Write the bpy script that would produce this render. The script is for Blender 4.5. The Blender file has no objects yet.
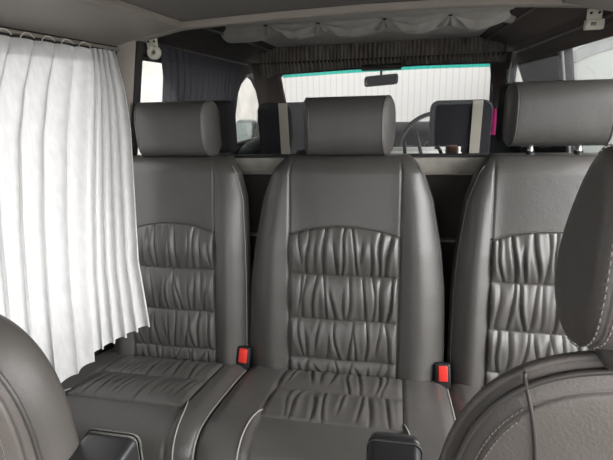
import bpy, bmesh, math, random
import numpy as np
from mathutils import Vector, Matrix

random.seed(7)
rng = np.random.RandomState(11)
scene = bpy.context.scene
COL = scene.collection
PI = math.pi

# ------------------------------------------------------------------ materials
def new_mat(name):
    m = bpy.data.materials.new(name); m.use_nodes = True
    nt = m.node_tree
    return m, nt, nt.nodes['Principled BSDF']

def noise(nt, scale, detail=4, coord='Object', stretch=None):
    tc = nt.nodes.new('ShaderNodeTexCoord')
    n = nt.nodes.new('ShaderNodeTexNoise'); n.inputs['Scale'].default_value = scale
    n.inputs['Detail'].default_value = detail
    if stretch:
        mp = nt.nodes.new('ShaderNodeMapping'); mp.inputs['Scale'].default_value = stretch
        nt.links.new(tc.outputs[coord], mp.inputs[0]); nt.links.new(mp.outputs[0], n.inputs['Vector'])
    else:
        nt.links.new(tc.outputs[coord], n.inputs['Vector'])
    return n

def simple(name, col, rough=.6, spec=.5, metal=0., var=.12, nscale=6., bump=0., bscale=300., stretch=None):
    m, nt, b = new_mat(name)
    b.inputs['Roughness'].default_value = rough
    b.inputs['Metallic'].default_value = metal
    b.inputs['Specular IOR Level'].default_value = spec
    n = noise(nt, nscale, 5, stretch=stretch)
    r = nt.nodes.new('ShaderNodeValToRGB')
    c = np.array(col)
    r.color_ramp.elements[0].position = .3; r.color_ramp.elements[1].position = .7
    r.color_ramp.elements[0].color = (*(c * (1 - var)), 1)
    r.color_ramp.elements[1].color = (*(c * (1 + var)), 1)
    nt.links.new(n.outputs['Fac'], r.inputs[0]); nt.links.new(r.outputs[0], b.inputs['Base Color'])
    if bump:
        n2 = noise(nt, bscale, 3)
        bp = nt.nodes.new('ShaderNodeBump'); bp.inputs['Strength'].default_value = bump
        bp.inputs['Distance'].default_value = .001
        nt.links.new(n2.outputs['Fac'], bp.inputs['Height']); nt.links.new(bp.outputs[0], b.inputs['Normal'])
    return m

def leather(name, col, rough=.45, grain=.35, gs=420., spec=.5):
    m, nt, b = new_mat(name)
    b.inputs['Specular IOR Level'].default_value = spec
    n = noise(nt, 9., 5)
    r = nt.nodes.new('ShaderNodeValToRGB'); c = np.array(col)
    r.color_ramp.elements[0].position = .3; r.color_ramp.elements[1].position = .7
    r.color_ramp.elements[0].color = (*(c * .92), 1); r.color_ramp.elements[1].color = (*(c * 1.08), 1)
    nt.links.new(n.outputs['Fac'], r.inputs[0]); nt.links.new(r.outputs[0], b.inputs['Base Color'])
    mr = nt.nodes.new('ShaderNodeMapRange')
    mr.inputs['To Min'].default_value = rough - .06; mr.inputs['To Max'].default_value = rough + .08
    nt.links.new(n.outputs['Fac'], mr.inputs['Value']); nt.links.new(mr.outputs[0], b.inputs['Roughness'])
    tc = nt.nodes.new('ShaderNodeTexCoord')
    v = nt.nodes.new('ShaderNodeTexVoronoi'); v.inputs['Scale'].default_value = gs
    v.feature = 'SMOOTH_F1'
    nt.links.new(tc.outputs['Object'], v.inputs['Vector'])
    n2 = noise(nt, 26., 3)
    bp = nt.nodes.new('ShaderNodeBump'); bp.inputs['Strength'].default_value = grain; bp.inputs['Distance'].default_value = .0008
    bp2 = nt.nodes.new('ShaderNodeBump'); bp2.inputs['Strength'].default_value = .25; bp2.inputs['Distance'].default_value = .004
    nt.links.new(v.outputs['Distance'], bp.inputs['Height'])
    nt.links.new(n2.outputs['Fac'], bp2.inputs['Height'])
    nt.links.new(bp2.outputs[0], bp.inputs['Normal']); nt.links.new(bp.outputs[0], b.inputs['Normal'])
    return m

def glass(name, tint=(1, 1, 1), ior=1.45, refl=1.0):
    m = bpy.data.materials.new(name); m.use_nodes = True
    nt = m.node_tree; nt.nodes.clear()
    o = nt.nodes.new('ShaderNodeOutputMaterial'); mx = nt.nodes.new('ShaderNodeMixShader')
    t = nt.nodes.new('ShaderNodeBsdfTransparent'); t.inputs[0].default_value = (*tint, 1)
    g = nt.nodes.new('ShaderNodeBsdfGlossy'); g.inputs['Roughness'].default_value = .02
    # Schlick reflectance, the same from both sides of the thin pane
    ge = nt.nodes.new('ShaderNodeNewGeometry'); dp = nt.nodes.new('ShaderNodeVectorMath'); dp.operation = 'DOT_PRODUCT'
    nt.links.new(ge.outputs['Normal'], dp.inputs[0]); nt.links.new(ge.outputs['Incoming'], dp.inputs[1])
    def mth(op, a, b=None):
        q = nt.nodes.new('ShaderNodeMath'); q.operation = op
        if hasattr(a, 'links'): nt.links.new(a, q.inputs[0])
        else: q.inputs[0].default_value = a
        if b is not None: q.inputs[1].default_value = b
        return q.outputs[0]
    ab = mth('ABSOLUTE', dp.outputs['Value'])
    om = nt.nodes.new('ShaderNodeMath'); om.operation = 'SUBTRACT'; om.inputs[0].default_value = 1.; nt.links.new(ab, om.inputs[1])
    pw = mth('POWER', om.outputs[0], 5.)
    ml = mth('MULTIPLY', pw, .93); f = nt.nodes.new('ShaderNodeMath'); f.operation = 'ADD'; f.inputs[1].default_value = .05
    nt.links.new(ml, f.inputs[0])
    # faint smears on the pane
    n = noise(nt, 5., 6)
    mu = nt.nodes.new('ShaderNodeMath'); mu.operation = 'MULTIPLY'; mu.inputs[1].default_value = refl
    nt.links.new(f.outputs[0], mu.inputs[0]); nt.links.new(mu.outputs[0], mx.inputs[0])
    nt.links.new(t.outputs[0], mx.inputs[1]); nt.links.new(g.outputs[0], mx.inputs[2])
    rg = nt.nodes.new('ShaderNodeMapRange'); rg.inputs['To Min'].default_value = .0; rg.inputs['To Max'].default_value = .06
    nt.links.new(n.outputs['Fac'], rg.inputs['Value']); nt.links.new(rg.outputs[0], g.inputs['Roughness'])
    nt.links.new(mx.outputs[0], o.inputs[0])
    return m

def cloth(name, col, transl=.5, rough=.9, weave=600., strength=.3):
    m = bpy.data.materials.new(name); m.use_nodes = True
    nt = m.node_tree; nt.nodes.clear()
    o = nt.nodes.new('ShaderNodeOutputMaterial'); mx = nt.nodes.new('ShaderNodeMixShader'); mx.inputs[0].default_value = transl
    d = nt.nodes.new('ShaderNodeBsdfDiffuse'); t = nt.nodes.new('ShaderNodeBsdfTranslucent')
    n = noise(nt, 90., 4, stretch=(1, 1, .35))
    r = nt.nodes.new('ShaderNodeValToRGB'); c = np.array(col)
    r.color_ramp.elements[0].position = .3; r.color_ramp.elements[1].position = .7
    r.color_ramp.elements[0].color = (*(c * .93), 1); r.color_ramp.elements[1].color = (*np.minimum(c * 1.05, 1), 1)
    nt.links.new(n.outputs['Fac'], r.inputs[0])
    nt.links.new(r.outputs[0], d.inputs[0]); nt.links.new(r.outputs[0], t.inputs[0])
    n2 = noise(nt, weave, 2)
    bp = nt.nodes.new('ShaderNodeBump'); bp.inputs['Strength'].default_value = strength; bp.inputs['Distance'].default_value = .001
    nt.links.new(n2.outputs['Fac'], bp.inputs['Height'])
    nt.links.new(bp.outputs[0], d.inputs['Normal']); nt.links.new(bp.outputs[0], t.inputs['Normal'])
    nt.links.new(d.outputs[0], mx.inputs[1]); nt.links.new(t.outputs[0], mx.inputs[2]); nt.links.new(mx.outputs[0], o.inputs[0])
    return m

def corrugated(name, col, pitch, axis='X'):
    m, nt, b = new_mat(name)
    b.inputs['Roughness'].default_value = .55
    tc = nt.nodes.new('ShaderNodeTexCoord')
    w = nt.nodes.new('ShaderNodeTexWave'); w.bands_direction = axis; w.inputs['Scale'].default_value = .3142 / pitch
    w.inputs['Distortion'].default_value = 0
    nt.links.new(tc.outputs['Object'], w.inputs['Vector'])
    r = nt.nodes.new('ShaderNodeValToRGB'); c = np.array(col)
    r.color_ramp.elements[0].position = 0; r.color_ramp.elements[0].color = (*(c * .8), 1)
    r.color_ramp.elements[1].position = .14; r.color_ramp.elements[1].color = (*c, 1)
    nt.links.new(w.outputs['Fac'], r.inputs[0]); nt.links.new(r.outputs[0], b.inputs['Base Color'])
    return m

M = {}
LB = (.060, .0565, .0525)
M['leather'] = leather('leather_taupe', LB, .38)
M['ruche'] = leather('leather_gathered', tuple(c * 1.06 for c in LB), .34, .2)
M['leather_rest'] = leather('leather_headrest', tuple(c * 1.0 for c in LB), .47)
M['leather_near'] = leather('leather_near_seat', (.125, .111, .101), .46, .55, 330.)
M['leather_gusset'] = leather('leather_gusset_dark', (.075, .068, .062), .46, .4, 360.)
M['piping'] = leather('piping_cord', (.22, .205, .185), .5, .1)
M['darkpiping'] = leather('piping_dark', (.055, .05, .046), .42, .1)
M['thread'] = simple('stitch_thread', (.20, .185, .168), .8)
M['blackcloth'] = simple('black_backing_cloth', (.012, .012, .013), .85, .2, bump=.3)
M['blackplastic'] = simple('black_plastic', (.013, .013, .014), .5, .4, bump=.15, bscale=500)
M['gloss'] = simple('black_armrest_vinyl', (.020, .020, .021), .30, .6, bump=.15, bscale=200)
M['worn'] = simple('worn_leather_tip', (.10, .095, .088), .6, .4, var=.35, nscale=60, bump=.6, bscale=120)
M['chrome'] = simple('brushed_chrome', (.75, .75, .74), .25, .5, 1.0, var=.05)
M['red'] = simple('red_button', (.62, .03, .022), .4)
M['post'] = simple('beige_painted_trim', (.36, .325, .285), .55, .4, var=.05, nscale=10)
M['header'] = simple('taupe_header_trim', (.27, .24, .21), .55, .4, var=.05, nscale=10)
M['roofpanel'] = simple('grey_vinyl_panel', (.25, .23, .21), .5, .4, var=.05, nscale=4, bump=.1, bscale=250)
M['ceiling'] = simple('grey_brown_ceiling', (.135, .123, .114), .6, .35, var=.06, nscale=4, bump=.15, bscale=300)
M['wall'] = simple('wall_lining', (.11, .105, .10), .7, .3, bump=.2)
M['carpet'] = simple('floor_carpet', (.03, .029, .028), .95, .1, bump=.6, bscale=600)
M['gasket'] = simple('black_rubber', (.012, .012, .013), .55)
M['partition'] = simple('dark_partition_board', (.040, .036, .034), .75, .25, nscale=12, bump=.2)
M['bar'] = simple('scuffed_grey_rail', (.30, .285, .25), .45, .4, var=.22, nscale=18)
M['glass'] = glass('clear_glass')
M['pglass'] = glass('partition_glass', (.96, .97, .96), 1.45, .45)
M['tint'] = glass('turquoise_tint', (.07, .66, .56))
M['headliner'] = simple('cab_headliner_cloth', (.40, .38, .35), .85, .2, var=.1, nscale=20, bump=.2)
M['cabdark'] = simple('cab_dark_lining', (.045, .041, .040), .85, .05, bump=.2)
M['cabbrown'] = simple('cab_brown_lining', (.062, .050, .046), .85, .05, bump=.2)
M['pillar'] = simple('dark_pillar_lining', (.024, .023, .024), .9, .0, bump=.2)
M['charcoal'] = cloth('charcoal_curtain_cloth', (.060, .060, .070), .12)
M['pelmet'] = simple('dark_gathered_cloth', (.15, .135, .118), .9, .1, var=.45, nscale=30, stretch=(1, 1, .3), bump=.3)
M['white'] = cloth('white_curtain_cloth', (.78, .775, .77), .40, weave=900.)
M['rod'] = simple('rod_metal', (.46, .42, .37), .4, .5, .3, var=.05)
M['ivory'] = simple('ivory_plastic', (.58, .55, .47), .45, .5, var=.06)
M['mirrorglass'] = simple('mirror_silver', (.82, .82, .80), .03, .5, 1.0, var=.01)
M['doorglass'] = simple('tinted_mirror_glass', (.16, .185, .175), .12, .5, .9, var=.05)
M['dash'] = simple('dashboard_vinyl', (.022, .024, .026), .85, .1, bump=.2)
M['cabseat'] = simple('cab_seat_cloth', (.022, .022, .026), .85, .2, bump=.3)
M['strip'] = simple('pale_seat_strip', (.36, .335, .29), .6, .3, var=.08)
M['pink'] = simple('pink_ribbon', (.85, .04, .30), .6)
M['glint_white'] = simple('white_glint_sheet', (.85, .85, .83), .8, var=.03)
M['doormirror'] = simple('green_grey_plastic', (.075, .09, .085), .45)
M['outwall'] = corrugated('white_corrugated_cladding', (.285, .277, .268), .098)
M['plaster'] = simple('pale_rough_render', (.235, .225, .21), .9, .1, var=.18, nscale=3.5, bump=.4, bscale=40)
M['asphalt'] = simple('grey_asphalt', (.34, .335, .33), .9, .2, nscale=20, bump=.3, bscale=80)
M['carbody'] = simple('pale_car_paint', (.36, .385, .365), .35, .4, var=.03)
M['carglass'] = simple('grey_car_window', (.20, .225, .225), .15, .6, var=.12)
M['tyre'] = simple('tyre_rubber', (.02, .02, .02), .8)
M['wood'] = simple('brown_leatherette', (.12, .055, .035), .6)

# ------------------------------------------------------------------ mesh helpers
def link(name, verts, faces, mat, parent=None, smooth=True, loc=None):
    me = bpy.data.meshes.new(name)
    me.from_pydata([tuple(map(float, v)) for v in verts], [], [tuple(int(i) for i in f) for f in faces])
    me.materials.append(mat)
    bm = bmesh.new(); bm.from_mesh(me); bmesh.ops.recalc_face_normals(bm, faces=bm.faces); bm.to_mesh(me); bm.free()
    if smooth:
        me.polygons.foreach_set('use_smooth', [True] * len(me.polygons))
    me.update()
    o = bpy.data.objects.new(name, me); COL.objects.link(o)
    if parent: o.parent = parent
    if loc is not None: o.location = loc
    return o

class MB:
    """collects geometry for ONE mesh object"""
    def __init__(s): s.v = []; s.f = []
    def add(s, vs, fs):
        k = len(s.v); s.v += [tuple(v) for v in vs]; s.f += [tuple(i + k for i in f) for f in fs]
        return s
    def box(s, x0, x1, y0, y1, z0, z1, bev=0., seg=3):
        bm = bmesh.new(); bmesh.ops.create_cube(bm, size=1)
        for v in bm.verts:
            v.co = Vector(((x0 + x1) / 2 + v.co.x * (x1 - x0), (y0 + y1) / 2 + v.co.y * (y1 - y0), (z0 + z1) / 2 + v.co.z * (z1 - z0)))
        if bev:
            bmesh.ops.bevel(bm, geom=list(bm.edges), offset=bev, segments=seg, profile=.5, affect='EDGES')
        s.bm(bm); return s
    def bm(s, bm, mtx=None):
        bm.verts.index_update()
        s.add([(mtx @ v.co if mtx else v.co)[:] for v in bm.verts], [[v.index for v in f.verts] for f in bm.faces]); bm.free()
    def grid(s, A, closed_u=False, closed_v=False, cap0=False, cap1=False):
        nv, nu = A.shape[:2]
        idx = np.arange(nv * nu).reshape(nv, nu); fs = []
        for j in range(nv if closed_v else nv - 1):
            j2 = (j + 1) % nv
            for i in range(nu if closed_u else nu - 1):
                i2 = (i + 1) % nu
                fs.append((idx[j, i], idx[j, i2], idx[j2, i2], idx[j2, i]))
        if cap0: fs.append(tuple(idx[0, ::-1]))
        if cap1: fs.append(tuple(idx[-1]))
        s.add(A.reshape(-1, 3), fs); return s
    def tube(s, pts, r, n=8, closed=False, cap=True):
        P = np.array(pts, float); m = len(P)
        if closed: T = np.roll(P, -1, 0) - np.roll(P, 1, 0)
        else: T = np.gradient(P, axis=0)
        T /= np.linalg.norm(T, axis=1)[:, None] + 1e-12
        up = np.array([0, 0, 1.]) if abs(T[0][2]) < .9 else np.array([1., 0, 0])
        rows = []
        nrm = np.cross(T[0], up); nrm /= np.linalg.norm(nrm)
        rr = r if hasattr(r, '__len__') else [r] * m
        for k in range(m):
            nrm = nrm - T[k] * (nrm @ T[k]); nrm /= np.linalg.norm(nrm) + 1e-12
            b = np.cross(T[k], nrm)
            a = np.arange(n) * 2 * PI / n
            rows.append(P[k] + rr[k] * (np.cos(a)[:, None] * nrm + np.sin(a)[:, None] * b))
        s.grid(np.array(rows), closed_u=True, closed_v=closed, cap0=cap and not closed, cap1=cap and not closed)
        return s
    def build(s, name, mat, parent=None, smooth=True, loc=None, autosmooth=False):
        return link(name, s.v, s.f, mat, parent, smooth, loc)

def flat_shade_sharp(o, ang=35):
    """mark edges sharp above an angle so bevelled boxes look crisp"""
    me = o.data
    bm = bmesh.new(); bm.from_mesh(me)
    for e in bm.edges:
        if len(e.link_faces) == 2 and e.calc_face_angle(0) > math.radians(ang): e.smooth = False
    bm.to_mesh(me); bm.free()
    return o

def empty(name, loc, label=None, cat=None, group=None):
    o = bpy.data.objects.new(name, None); COL.objects.link(o); o.location = loc
    o.empty_display_size = .05
    tag(o, label, cat, group)
    return o

def tag(o, label=None, cat=None, group=None, kind=None):
    if label: o['label'] = label
    if cat: o['category'] = cat
    if group: o['group'] = group
    if kind: o['kind'] = kind
    return o

def struct(o): o['kind'] = 'structure'; return o

def plate(name, outer, holes, thick, mat, mapping, parent=None):
    """flat plate with holes, then bent into place by mapping(u, v, w)"""
    cu = bpy.data.curves.new(name, 'CURVE'); cu.dimensions = '2D'; cu.fill_mode = 'BOTH'; cu.extrude = thick / 2
    for loop in [outer] + holes:
        sp = cu.splines.new('POLY'); sp.points.add(len(loop) - 1)
        for p, c in zip(sp.points, loop): p.co = (c[0], c[1], 0, 1)
        sp.use_cyclic_u = True
    ob = bpy.data.objects.new(name, cu); COL.objects.link(ob)
    bpy.context.view_layer.update()
    dg = bpy.context.evaluated_depsgraph_get()
    me = bpy.data.meshes.new_from_object(ob.evaluated_get(dg))
    bpy.data.objects.remove(ob); bpy.data.curves.remove(cu)
    vs = [mapping(*v.co) for v in me.vertices]; fs = [list(p.vertices) for p in me.polygons]
    bpy.data.meshes.remove(me)
    bm = bmesh.new()
    bv = [bm.verts.new(v) for v in vs]
    for f in fs:
        try: bm.faces.new([bv[i] for i in f])
        except ValueError: pass
    bmesh.ops.remove_doubles(bm, verts=bm.verts, dist=1e-5)
    bm.verts.index_update()
    V = [v.co[:] for v in bm.verts]; F = [[v.index for v in f.verts] for f in bm.faces]; bm.free()
    return link(name, V, F, mat, parent, smooth=False)

def rrect(u0, u1, v0, v1, r, n=6):
    pts = []
    for (cx, cy, a0) in ((u1 - r, v1 - r, 0), (u0 + r, v1 - r, 90), (u0 + r, v0 + r, 180), (u1 - r, v0 + r, 270)):
        for k in range(n + 1):
            a = math.radians(a0 + 90 * k / n); pts.append((cx + r * math.cos(a), cy + r * math.sin(a)))
    return pts

def smoothpath(pts, n=200):
    P = np.array(pts, float)
    d = np.r_[0, np.cumsum(np.linalg.norm(np.diff(P, axis=0), axis=1))]
    # Catmull-Rom on chord parameter
    Q = np.vstack([2 * P[0] - P[1], P, 2 * P[-1] - P[-2]])
    out = []
    for t in np.linspace(0, d[-1], n):
        i = min(np.searchsorted(d, t, 'right') - 1, len(P) - 2)
        u = (t - d[i]) / (d[i + 1] - d[i])
        p0, p1, p2, p3 = Q[i], Q[i + 1], Q[i + 2], Q[i + 3]
        out.append(.5 * (2 * p1 + (p2 - p0) * u + (2 * p0 - 5 * p1 + 4 * p2 - p3) * u * u + (3 * p1 - p0 - 3 * p2 + p3) * u ** 3))
    return np.array(out)

# ------------------------------------------------------------------ gathered leather
def folds(n, x0, x1, seed, amp=(.003, .0065)):
    r = np.random.RandomState(seed)
    xs = np.linspace(x0, x1, n + 2)[1:-1] + r.uniform(-.35, .35, n) * (x1 - x0) / (n + 1)
    return [(x, r.uniform(-.018, .018), r.uniform(0, 6.28), r.uniform(.001, .004), r.uniform(*amp), r.uniform(.0034, .0062),
             r.uniform(-.3, .08) if r.rand() < .8 else .3, r.uniform(.85, 1.3) if r.rand() < .75 else .65) for x in xs]

def fold_height(fl, X, t):
    h = np.zeros_like(X)
    for (x, lean, ph, wav, a, sg, t0, t1) in fl:
        c = x + lean * (t - .5) + wav * np.sin(ph + 5 * t)
        win = 1 / (1 + np.exp(-(t - t0) / .07)) / (1 + np.exp((t - t1) / .07))
        d = (X - c) / sg
        h += a * win * (-1.0 * np.exp(-np.abs(d) ** 1.1 / .62) + .62 * np.exp(-((d - 1.9) / 1.35) ** 2) + .3 * np.exp(-((d + 2.2) / 1.6) ** 2))
    return h

# ------------------------------------------------------------------ rear-facing bench seats
Y0 = .95      # local origin of a seat sits on the floor below its cushion

class BackShape:
    def __init__(s, wpts, hp, bx, side_dip=0.):
        s.wz = [p[0] for p in wpts]; s.ww = [p[1] for p in wpts]; s.hp = hp; s.bx = bx; s.zt = .945
    def w(s, z): return np.interp(z, s.wz, s.ww)
    def yc(s, z): return 1.065 + (z - .37) * .155
    def front(s, x, z):
        w = s.w(z); q = np.minimum(np.abs(x) / w, .99999)
        y = s.yc(z) + .075 * (1 - (1 - q ** 5.5) ** (1 / 5.5))
        env = np.clip((.93 - z) / .22, 0, 1)                       # bolsters fade out towards the top
        xb = s.hp + (w - s.hp) * .42
        y = y - .024 * env ** .7 * np.exp(-((np.abs(x) - xb) / np.maximum((w - s.hp) * .42, .03)) ** 2)
        zfade = np.clip((.935 - z) / .03, 0, 1)
        y = y + .0045 * zfade * np.exp(-((np.abs(x) - s.hp) / .0028) ** 2)  # seam beside the centre panel
        y = y - .006 * (np.abs(x) < s.hp) * (1 - (x / s.hp) ** 2)   # yoke swells a little
        return y

def make_seat(cx, label, wpts, hp, cxl, cxr, cpl, cpr, hw0, hw1, hsh, posts, seed, hz=0., zs_arch=.745):
    root = empty('leather_seat', (cx, Y0, 0), label, 'seat', 'row of leather seats against the partition')
    S = BackShape(wpts, hp, 0)
    T = lambda A: A - np.array([0, Y0, 0])                          # world y -> seat-local
    # backrest shell -------------------------------------------------
    ns, nb = 200, 16
    ss = np.sin(np.linspace(-PI / 2, PI / 2, ns) * .96) / np.sin(PI / 2 * .96)
    extra = np.concatenate([sg * hp / np.max(S.ww) + np.linspace(-.02, .02, 9) for sg in (-1, 1)])
    rows = []
    zl = np.concatenate([np.linspace(.335, .895, 120), .895 + .043 * np.sin(np.linspace(0, PI / 2, 26))[1:]])
    for z in zl:
        k = max(0., (z - .895) / .043); th = math.asin(min(k, 1.))
        fo = .045 * (1 - math.cos(th)); shrink = 1 - .10 * (1 - math.cos(th))
        w = float(S.w(z)); x = ss * w * .9995
        y = S.front(x, np.full_like(x, z)) + fo
        yb = S.yc(z) + .105 - .03 * (1 - math.cos(th))
        y = np.minimum(y, yb - .002)
        xb = np.linspace(w, -w, nb + 2)[1:-1]
        loop = np.column_stack([np.r_[x, xb] * shrink, np.r_[y, np.full(nb, yb)], np.full(ns + nb, z)])
        rows.append(loop)
    m = MB(); m.grid(T(np.array(rows)), closed_u=True, cap0=True, cap1=True)
    m.build('backrest', M['leather'], root)
    # gathered centre panel --------------------------------------------
    zseams = [.372, .418, .525, .642, None]
    nu, nv = 170, 230
    xg = np.linspace(-hp + .001, hp - .001, nu)
    arch = lambda x: zs_arch + .024 * (1 - (x / hp) ** 2)
    A = np.zeros((nv, nu, 3))
    fl = [folds(k, -hp, hp, seed * 10 + j, am) for j, (k, am) in enumerate([(10, (.0015, .003)), (10, (.0025, .0055)), (11, (.0025, .0060)), (11, (.003, .0065))])]
    for j in range(nv):
        g = j / (nv - 1)
        zz = .372 + g * (arch(xg) - .372)
        y = S.front(xg, zz)
        ztop = arch(xg)
        bounds = [np.full(nu, v) for v in zseams[:4]] + [ztop]
        h = np.zeros(nu)
        for r_ in range(4):
            t = (zz - bounds[r_]) / (bounds[r_ + 1] - bounds[r_])
            ins = (t >= 0) & (t <= 1)
            tt = np.clip(t, 0, 1)
            puff = (.013 if r_ else .008) * np.maximum(np.sin(PI * tt), 0) ** .55
            hh = puff + fold_height(fl[r_], xg, tt) * (.45 + .55 * np.sin(PI * tt) ** .4)
            h = np.where(ins, hh, h)
        edge = np.minimum(hp - np.abs(xg), .012) / .012
        h = h * np.maximum(edge, 0) ** .5
        rim = np.minimum(np.minimum(g, 1 - g) / .012, 1.)
        off = h - .006 * (1 - rim * np.minimum(edge * 3, 1)) + .0015
        A[j, :, 0] = xg; A[j, :, 1] = y - off + .002; A[j, :, 2] = zz
    m = MB(); m.grid(T(A)); m.build('ruched_panel', M['ruche'], root)
    # dark welt along the arch and down the panel sides
    xa = np.linspace(-hp, hp, 60)
    pth = np.column_stack([xa, S.front(xa, arch(xa)) - .001, arch(xa)])
    m = MB(); m.tube(T(pth), .0022, 6)
    for z in (.418, .525, .642):
        p2 = np.column_stack([xa, S.front(xa, np.full_like(xa, z)) - .0005, np.full_like(xa, z)])
        m.tube(T(p2), .0018, 6)
    m.build('panel_welt', M['darkpiping'], root)
    # bolster piping: up the bolster and over the shoulder
    for sg in (-1, 1):
        zz = np.linspace(.36, .915, 90)
        w = S.w(zz); xx = sg * (w - .006)
        yy = S.front(xx, zz) - .0005
        MB().tube(T(np.column_stack([xx, yy, zz])), .0016, 6).build('piping', M['piping'] if cx < -.5 else M['darkpiping'], root)
    # cushion ------------------------------------------------------------
    prof = smoothpath([(1.13, .360), (1.06, .378), (.95, .401), (.86, .417), (.79, .426), (.745, .422), (.715, .402), (.700, .365), (.696, .28), (.696, .14)], 170)
    tg = np.gradient(prof, axis=0); tg /= np.linalg.norm(tg, axis=1)[:, None]
    nr = np.column_stack([tg[:, 1], -tg[:, 0]])                      # outward (up / toward the room)
    if nr[10, 1] < 0: nr = -nr
    def cush(x, k, off=0.):
        return np.array([x, prof[k, 0] + nr[k, 0] * off, prof[k, 1] + nr[k, 1] * off])
    xsn = np.linspace(0, 1, 120); xs = cxl + (cxr - cxl) * (.5 - .5 * np.cos(PI * xsn))
    rows = []
    def coff(x, y):
        d = min(x - cxl, cxr - x)
        o = -.013 * math.exp(-d / .010)
        for px in (cpl, cpr):
            o -= .004 * math.exp(-((x - px) / .003) ** 2)
        inside = cpl < x < cpr
        if not inside: o += .006 * (1 if y > .78 else max(0., (y - .7) / .08)) * min(1, d / .03)
        return o
    for x in xs:
        r1 = [cush(x, k, coff(x, prof[k, 0])) for k in range(len(prof))]
        rows.append(np.vstack([r1, [[x, 1.13, .14]]]))
    m = MB(); m.grid(T(np.array(rows)), closed_u=True, cap0=True, cap1=True); m.build('cushion', M['leather'], root)
    # gathered cushion panel
    yr = [1.058, .935, .805]
    ks = [int(np.argmin(np.abs(prof[:100, 0] - y))) for y in yr]
    nv = 120; nu = 150
    xg = np.linspace(cpl + .001, cpr - .001, nu)
    A = np.zeros((nv, nu, 3))
    fl = [folds(8, cpl, cpr, seed * 10 + 5 + j, (.0015, .004) if cx < -.5 else (.0025, .0055)) for j in range(2)]
    kf = np.linspace(ks[0], ks[2], nv)
    for j, k in enumerate(kf):
        y_ = np.interp(k, range(len(prof)), prof[:, 0]); z_ = np.interp(k, range(len(prof)), prof[:, 1])
        n_ = np.array([np.interp(k, range(len(prof)), nr[:, 0]), np.interp(k, range(len(prof)), nr[:, 1])])
        r_ = 0 if k < ks[1] else 1
        t = (k - ks[r_]) / (ks[r_ + 1] - ks[r_])
        tt = np.full(nu, t)
        h = .011 * max(math.sin(PI * t), 0) ** .55 + fold_height(fl[r_], xg, tt) * (.45 + .55 * max(math.sin(PI * t), 0) ** .4)
        edge = np.minimum(np.minimum(xg - cpl, cpr - xg), .012) / .012
        g = j / (nv - 1)
        h = h * np.maximum(edge, 0) ** .5 - .004 * (1 - min(min(g, 1 - g) / .015, 1.)) + .001
        A[j, :, 0] = xg; A[j, :, 1] = y_ + n_[0] * h; A[j, :, 2] = z_ + n_[1] * h
    m = MB(); m.grid(T(A)); m.build('cushion_ruched_panel', M['ruche'], root)
    # light piping from the panel corners down over the nose, and along the right-hand edge
    kk = list(range(ks[2] - 6, len(prof)))
    for sg, px in ((-1, cpl), (1, cpr)):
        pts = []
        for i, k in enumerate(kk):
            x = px + sg * .022 * (1 - math.exp(-i / 14.))
            pts.append(cush(x, k, coff(x, prof[k, 0]) + .0012))
        MB().tube(T(np.array(pts)), .0019, 6).build('piping', M['piping'], root)
    pts = [cush(cxr - .0015, k, -.009) for k in range(20, len(prof))]
    MB().tube(T(np.array(pts)), .0026, 6).build('piping', M['piping'], root)
    # plinth under the cushion
    MB().box(cxl + .02, cxr - .02, .74 - Y0, 1.12 - Y0, .0, .145, .006).build('plinth', M['blackplastic'], root)
    # headrest ------------------------------------------------------------
    zc = 1.011 + hz
    th = np.linspace(0, 2 * PI, 64, endpoint=False)
    def hprof(scale):
        cy, sy = np.cos(th), np.sin(th)
        y = -np.sign(cy) * np.abs(cy) ** .95 * .049
        z = np.sign(sy) * np.abs(sy) ** .66 * .0745
        return y * scale, z * scale
    rows = []
    nX = 44
    for i in range(nX):
        u = -1 + 2 * i / (nX - 1)
        q = 1 - abs(u)
        sc = 1 - .09 * max(0, 1 - q / .07) ** 2.2
        y, z = hprof(sc)
        yw = 1.209 + y
        # wider at the rear than at the front: the end caps face half forward
        f = np.clip((yw - 1.16) / .098, 0, 1)
        half = hw0 + (hw1 - hw0) * f
        x = u * half
        g = .0
        rows.append(np.column_stack([x, yw + g * np.sign(-y), zc + z * (1 - g * 6)]))
    m = MB(); m.grid(T(np.array(rows)), closed_u=True, cap0=True, cap1=True)
    hr = m.build('headrest', M['leather_rest'], root)
    for i in (1, nX - 2):
        MB().tube(T(np.array(rows[i] * 1.0)), .0016, 6, closed=True).build('end_seam', M['darkpiping'], hr)
    # black shell behind
    b = MB().box(-hsh, hsh, 1.246 - Y0, 1.284 - Y0, zc - .071, zc + .0735, .0185, 5)
    b.build('rear_shell', M['blackcloth'], hr)
    for px in posts:
        p = MB(); p.tube([(px, 1.205 - Y0, .90), (px, 1.205 - Y0, .935), (px, 1.205 - Y0, zc - .05)], .0068, 14)
        p.build('post', M['chrome'], hr)
        MB().tube([(px, 1.205 - Y0, .928), (px, 1.205 - Y0, .9465)], .010, 16).build('post_collar', M['blackplastic'], hr)
    return root

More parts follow.
